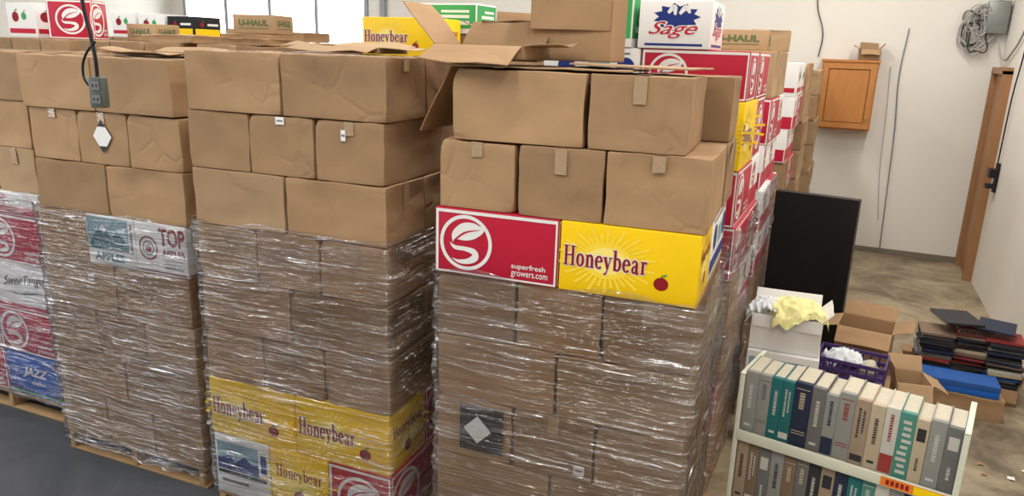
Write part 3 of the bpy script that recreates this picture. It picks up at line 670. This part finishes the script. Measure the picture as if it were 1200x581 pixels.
mb=MB(); mb.box((0,0,0),(.66,.02,.86),OAK); mb.box((0,-.011,0),(.52,.003,.72),OAKD); mb.box((0,-.014,0),(.49,.006,.69),OAK)
for sx in(-1,1): mb.box((sx*.295,-.018,0),(.07,.02,.86),OAK)
for sz in(-1,1): mb.box((0,-.018,sz*.395),(.52,.02,.07),OAK)
dd=obj("door",mb.mesh("door"),(0,-.155,.455),parent=wc)
mb=MB(); mb.cyl((0,0,0),(0,-.03,0),.012,GALV); obj("knob",mb.mesh("knob"),(.29,-.028,-.3),parent=dd)
open_carton((.14,YW-.17,2.675),.1,(.24,.2,.14),{'F':130,'R':40,'L':60,'B':20},"small open carton on top of wall cabinet")
# ------------------------------------------------------------ cords and rods
def cord(name,pts,rad,m,label,cat,parent=None,cyc=False):
    c=bpy.data.curves.new(name,'CURVE'); c.dimensions='3D'; c.bevel_depth=rad; c.bevel_resolution=2; c.resolution_u=6
    s=c.splines.new('BEZIER'); s.bezier_points.add(len(pts)-1); s.use_cyclic_u=cyc
    for b,p in zip(s.bezier_points,pts): b.co=p; b.handle_left_type=b.handle_right_type='AUTO'
    c.materials.append(m); 
    o=bpy.data.objects.new(name+"_tmp",c); COL.objects.link(o); bpy.context.view_layer.update()
    me=bpy.data.meshes.new_from_object(o.evaluated_get(bpy.context.evaluated_depsgraph_get())); bpy.data.objects.remove(o)
    for p in me.polygons: p.use_smooth=True
    return obj(name,me,(0,0,0),0,label,cat,parent=parent)
px,py=-3.31,2.47
OUTM=mat("outlet_grey_green",(92,98,90),.45,.15,10,metal=.3)
root=obj("hanging_outlet",None,(0,0,0),0,"grey metal outlet box hanging on a black cord","outlet")
mb=MB(); mb.rbox((0,0,0),(.075,.045,.145),.006,1,OUTM)
for z in(.032,-.032): mb.box((0,-.024,z),(.045,.006,.04),GREY); mb.box((-.01,-.028,z),(.004,.003,.014),BLACK); mb.box((.01,-.028,z),(.004,.003,.014),BLACK)
obj("outlet_box",mb.mesh("outlet_box"),(px,py,2.385),math.radians(15),parent=root)
cord("power_cord",[(px-.02,py,CH),(px-.03,py,3.4),(px-.045,py,2.8),(px-.01,py,2.62),(px+.0,py,2.55),(px,py,2.45)],.009,RUB,None,None,parent=root)
cord("cord_loop",[(px+.01,py,2.62),(px-.05,py-.01,2.56),(px-.085,py-.01,2.48),(px-.07,py-.01,2.43),(px-.035,py,2.40)],.006,RUB,None,None,parent=root)
root=obj("cable_coil",None,(0,0,0),0,"tangled bundle of grey electrical cable hung on wall","cable")
for i in range(16):
    cx=1.34+random.uniform(-.07,.07); cz=3.10+random.uniform(-.10,.08); ra=random.uniform(.06,.17); rb=random.uniform(.12,.28)
    pts=[(cx+(ra+random.uniform(-.04,.04))*math.cos(a),YW-.05-random.uniform(0,.1),cz+(rb+random.uniform(-.06,.06))*math.sin(a)) for a in [2*math.pi*k/8 for k in range(8)]]
    cord("cable_loop",pts,.007,CABLE if i%7 else RUB,None,None,parent=root,cyc=True)
mb=MB(); mb.cyl((1.34,YW,3.32),(1.34,YW-.16,3.34),.012,GALV); obj("hook",mb.mesh("hook"),parent=root)
mb=MB(); mb.rbox((0,0,0),(.24,.12,.40),.008,1,GALV); mb.cyl((0,0,.2),(0,0,1.9),.022,GALV)
obj("electrical_box",mb.mesh("electrical_box"),(1.55,YW-.07,3.25),0,"grey steel electrical junction box with conduit on wall","electrical box")
cord("wall_cable",[(-.62,YW-.03,CH),(-.6,YW-.03,3.4),(-.48,YW-.03,3.0),(-.5,YW-.03,2.7)],.007,RUB,"thin black cable hanging down the wall","cable")
cord("wall_cable",[(XW-.02,10.3,3.6),(XW-.04,10.2,3.2),(XW-.03,10.0,3.0),(XW-.03,10.15,2.3),(XW-.03,10.2,1.5)],.008,RUB,"thin black cable running down beside the door","cable")
cord("wall_cable",[(1.60,YW-.05,3.0),(XW-.05,11.2,2.75),(XW-.03,10.6,2.85),(XW-.03,10.1,3.1)],.012,CABLE,"grey cable drooping across the wall corner","cable")
cord("wall_cable",[(.66,YW-.10,.02),(.63,YW-.05,1.0),(.60,YW-.03,1.8),(.55,YW-.02,2.5),(.58,YW-.02,3.1)],.008,GREY,"thin pale cable hanging loosely down the wall","cable")
cord("wall_cable",[(.43,YW-.03,2.6),(.47,YW-.03,1.9),(.50,YW-.03,1.2),(.58,YW-.04,.5)],.004,CABLE,"thin grey cord dangling down the wall","cable")
mb=MB(); mb.box((0,0,0),(.03,.12,.34),BLACK); mb.box((-.05,.0,.05),(.07,.16,.10),BLACK); mb.cyl((-.02,-.02,-.1),(-.10,-.02,-.1),.03,BLACK); mb.box((-.10,-.09,-.1),(.02,.16,.03),BLACK)
obj("wall_telephone",mb.mesh("wall_telephone"),(XW-.02,10.2,1.38),0,"small black handset device mounted beside the door","telephone")
# ------------------------------------------------------------ book cart
CA=math.radians(-10.5); CX,CY=-.27,3.17; CL=.86; CD=.32
cc,cs=math.cos(CA),math.sin(CA)
def LC(x,y,z): return (CX+cc*x-cs*y,CY+cs*x+cc*y,z)
root=obj("book_cart",None,(CX,CY,0),CA,"cream painted steel library cart full of books","cart")
def cpart(nm,boxes,label=None):
    mb=MB()
    for c,sz in boxes: mb.rbox(c,sz,min(.004,min(sz)*.3),1,METALCREAM)
    return obj(nm,mb.mesh(nm),parent=root,label=label)
for x in(0,CL): cpart("side_panel",[((x,CD/2,.70),(.012,CD,1.18)),((x,0,.70),(.022,.014,1.18)),((x,CD,.70),(.022,.014,1.18)),((x,CD/2,1.295),(.022,CD+.014,.010))])
ZL=.665
for z in(.22,ZL,1.02): cpart("shelf",[((CL/2,CD/2,z-.008),(CL-.02,CD,.014)),((CL/2,-.004,z-.018),(CL-.012,.014,.05)),((CL/2,CD,z+.0),(CL-.012,.014,.06))])
for x in(.03,CL-.03):
    for y in(.03,CD-.03):
        mb=MB(); mb.cyl((x-.015,y,.05),(x+.015,y,.05),.05,RUB,n=20); mb.box((x,y,.10),(.05,.04,.02),GALV); obj("caster",mb.mesh("caster"),parent=root)
mb=MB(); X=lambda u,v,o:(u,-.012-o,v-.02); rect(mb,X,.60,1.003,.84,1.043,ORANGE,.001); rect(mb,X,.72,1.005,.84,1.041,YEL,.002)
for i in range(5): rect(mb,X,.62+i*.018,1.012,.632+i*.018,1.034,DRED,.002)
obj("shelf_label",mb.mesh("shelf_label"),parent=root,label="orange and yellow adhesive shelf label")
cols={'g':(134,133,127),'G':(102,100,97),'t':(30,98,98),'n':(34,42,62),'c':(174,158,132),'w':(184,181,170),'b':(118,98,80),'r':(142,52,48),'k':(46,44,48),'s':(150,130,108),'e':(70,126,112),'l':(40,84,150)}
cname={'g':'grey','G':'dark grey','t':'teal','n':'navy blue','c':'beige','w':'white','b':'brown','r':'red','k':'black','s':'taupe','e':'green','l':'blue'}
def bmat(k): return mat("book_cloth_"+cname[k].replace(' ','_'),cols[k],.6,.1,20)
def book(k,th,ht,dp,loc,rot,R=None,label="",group="",style=0,lab2='w'):
    m=bmat(k); mb=MB(); c=.003
    mb.box((-th/2+c/2,dp/2,ht/2),(c,dp,ht),m); mb.box((th/2-c/2,dp/2,ht/2),(c,dp,ht),m); mb.rbox((0,.010,ht/2),(th,.026,ht),.002,2,m)
    X=lambda u,v,o:(u,-.003-o,v); w=th*.40
    L2=bmat(lab2)
    def lines(u,v0,v1,hw,n=1):
        v=v0
        while v<v1:
            l=random.uniform(.004,.010); rect(mb,X,u-hw,v,u+hw,min(v+l,v1),L2,.001); v+=l+.0035
    if style==1: lines(0,ht*.4,ht*.8,th*.13); rect(mb,X,-w*.6,ht*.1,w*.6,ht*.14,L2,.001)
    elif style==2: lines(-th*.15,ht*.42,ht*.88,th*.08); lines(th*.15,ht*.5,ht*.85,th*.07); rect(mb,X,-w,ht*.06,w,ht*.16,L2,.001)
    elif style==3: rect(mb,X,-w*1.15,ht*.02,w*1.15,ht*.3,L2,.001); lines(0,ht*.5,ht*.9,th*.12)
    elif style==4:
        for v in(.2,.24,.9): rect(mb,X,-w,ht*v,w,ht*(v+.012),L2,.001)
        lines(0,ht*.6,ht*.85,th*.15)
    elif style==5:
        for q in range(9):
            v=.08+q*.095; rect(mb,X,-w*(.4+.6*random.random()),ht*v,w*(.4+.6*random.random()),ht*(v+.05),L2,.001)
    elif style==6: rect(mb,X,-w*.8,ht*.66,w*.8,ht*.86,L2,.001); lines(0,ht*.2,ht*.4,th*.1)
    o=obj("book",mb.mesh("book"),loc,rot,label,"book",group,R=R)
    mb=MB(); mb.box((0,dp/2+.010,ht/2),(th-2*c,dp-.024,ht-.010),PAPER); obj("page_block",mb.mesh("page_block"),parent=o)
    return o
def shelf_row(spec,z,grp,x0=.010):
    x=x0; tot=sum(s[1]+.0004 for s in spec); k_=(CL-.020)/tot
    for i,(k,th,ht,st,l2) in enumerate(spec):
        th*=k_
        book(k,th,ht-.022,.20+random.uniform(-.01,.02),LC(x+th/2,.012+random.uniform(0,.006),z+.001),CA,label="thick %s hardback book standing on the cart"%cname[k],group=grp,style=st,lab2=l2)
        x+=th+.0004*k_
top=[('g',.056,.31,1,'w'),('g',.052,.31,4,'G'),('t',.047,.31,1,'w'),('t',.047,.31,2,'w'),('n',.068,.32,4,'c'),('G',.054,.315,1,'w'),('g',.048,.30,3,'n'),('g',.062,.325,4,'r'),('s',.056,.315,2,'k'),('c',.052,.31,1,'k'),('w',.050,.315,3,'r'),('e',.056,.31,5,'w'),('c',.046,.30,6,'k'),('g',.056,.31,1,'w'),('G',.054,.30,6,'w')]
shelf_row(top,1.02,"books on the upper cart shelf")
low=[('s',.05,.32,1,'k'),('b',.046,.32,2,'w'),('G',.05,.32,6,'w'),('g',.054,.33,1,'k'),('b',.05,.32,4,'c'),('G',.05,.33,4,'c'),('k',.046,.32,1,'w'),('s',.054,.33,6,'k'),('n',.05,.33,1,'w'),('t',.05,.32,2,'w'),('e',.05,.33,4,'w'),('w',.05,.33,1,'k'),('g',.05,.32,6,'k'),('n',.05,.33,4,'w'),('c',.05,.32,1,'k'),('G',.05,.32,1,'w')]
shelf_row(low,ZL,"books on the lower cart shelf")
# ------------------------------------------------------------ floor pile of books
open_carton((1.13,6.86,0),.03,(.80,.54,.14),{'L':120,'F':165,'R':20,'B':70},"low torn carton holding piles of books",fl=.11,group=ga)
def flatbook(k,sz,loc,rot,label,group,spiral=False,tilt=0):
    m=bmat(k) if k!='B' else BLUE; mb=MB(); lx,ly,lz=sz; c=.0025
    mb.box((0,0,c/2),(lx,ly,c),m); mb.box((0,0,lz-c/2),(lx,ly,c),m)
    if not spiral: mb.rbox((0,-ly/2+.003,lz/2),(lx,.006,lz),.0025,1,m)
    o=obj("book",mb.mesh("book"),loc,rot,label,"book",group,R=(tilt,tilt*.6,rot)); mb=MB(); mb.box((0,.004,lz/2),(lx-.012,ly-.012,lz-2*c-.001),PAPER); obj("page_block",mb.mesh("page_block"),parent=o)
    if spiral:
        mb=MB(); n=18
        for i in range(n):
            x=-lx/2+.012+(lx-.024)*i/(n-1); mb.cyl((x,-ly/2+.004,lz*.5),(x+.004,-ly/2+.004,lz*.5),lz*.55,RUB,n=8)
        obj("spiral_binding",mb.mesh("spiral_binding"),parent=o)
g="notebooks piled on the aisle floor"
for cx,cy,zc in((.92,6.80,.50),(1.17,6.84,.56),(1.41,6.80,.50)):
    z=.012
    for i in range(50):
        if z>zc: break
        th=random.choice([.010,.013,.016,.02,.026]); k=random.choice("kkkGrrcwwsbnkrckcl"); hi=z>.15
        flatbook(k,(random.uniform(.215,.235) if not hi else random.uniform(.225,.27),random.uniform(.28,.36),th),(cx+random.uniform(-.004,.004)*(1 if not hi else 3),cy+random.uniform(-.025,.025),z),random.uniform(-.03,.03) if not hi else random.uniform(-.09,.09),"%s notebook lying in a messy pile"%cname[k],g,spiral=(random.random()<.3),tilt=random.uniform(-.02,.02) if z>zc-.05 else 0); z+=th+.002
flatbook('k',(.30,.34,.02),(1.05,6.82,.60),.3,"black notebook lying across the top of a pile",g,spiral=True,tilt=.02)
flatbook('n',(.26,.30,.014),(1.34,6.80,.585),-.2,"navy notebook lying across the top of a pile",g,spiral=False,tilt=.03)
carton('brown',(1.06,6.36,0),-.03,(.66,.27,.18),"under blue binders",ga)
for i in range(2):
    flatbook('B' if i!=1 else 'l',(.60-.04*i,.24,.045),(1.04+.02*i,6.36,.182+i*.047),-.03+.05*i,"blue binder lying in front of the book pile","blue binders")
for i in range(10):
    n=7; a0=random.random()*6; rr_=random.uniform(.025,.06); mb=MB()
    pts=[(rr_*random.uniform(.5,1)*math.cos(a0+2*math.pi*k/n),rr_*random.uniform(.4,1)*math.sin(a0+2*math.pi*k/n),.001+random.uniform(0,.012)) for k in range(n)]
    mb.add(pts+[(0,0,.010)],[(k,(k+1)%n,n) for k in range(n)],random.choice([PAPER,CARD,CARDLT,WHITE]))
    obj("torn_paper_scrap",mb.mesh("torn_paper_scrap"),(1.15+random.uniform(-.3,.4),5.1+random.uniform(-.4,.5),.001),0,"small torn paper scrap on stained concrete","paper","paper scraps")
# ------------------------------------------------------------ lights
w=bpy.data.worlds.new("world"); SC.world=w; w.use_nodes=True; bg=w.node_tree.nodes["Background"]; bg.inputs[0].default_value=(.94,.97,1,1); bg.inputs[1].default_value=.36
def area(n,loc,sx,sy,e,rot=(0,0,0),col=(1,.99,.97)):
    l=bpy.data.lights.new(n,'AREA'); l.shape='RECTANGLE'; l.size=sx; l.size_y=sy; l.energy=e; l.color=col; o=bpy.data.objects.new(n,l); COL.objects.link(o); o.location=loc; o.rotation_euler=rot
for x in(-9,-5.2,-1.6,.6):
    for y in(0.3,4.6,8.8): area("ceiling_light",(x,y,CH-.15),.4,2.4,78)
area("added_glint_light",(-8.5,-1.0,3.0),3,3,170,(math.radians(70),0,math.radians(-50)),(.92,.96,1))  # unseen area light, added to put glints on the stretch film
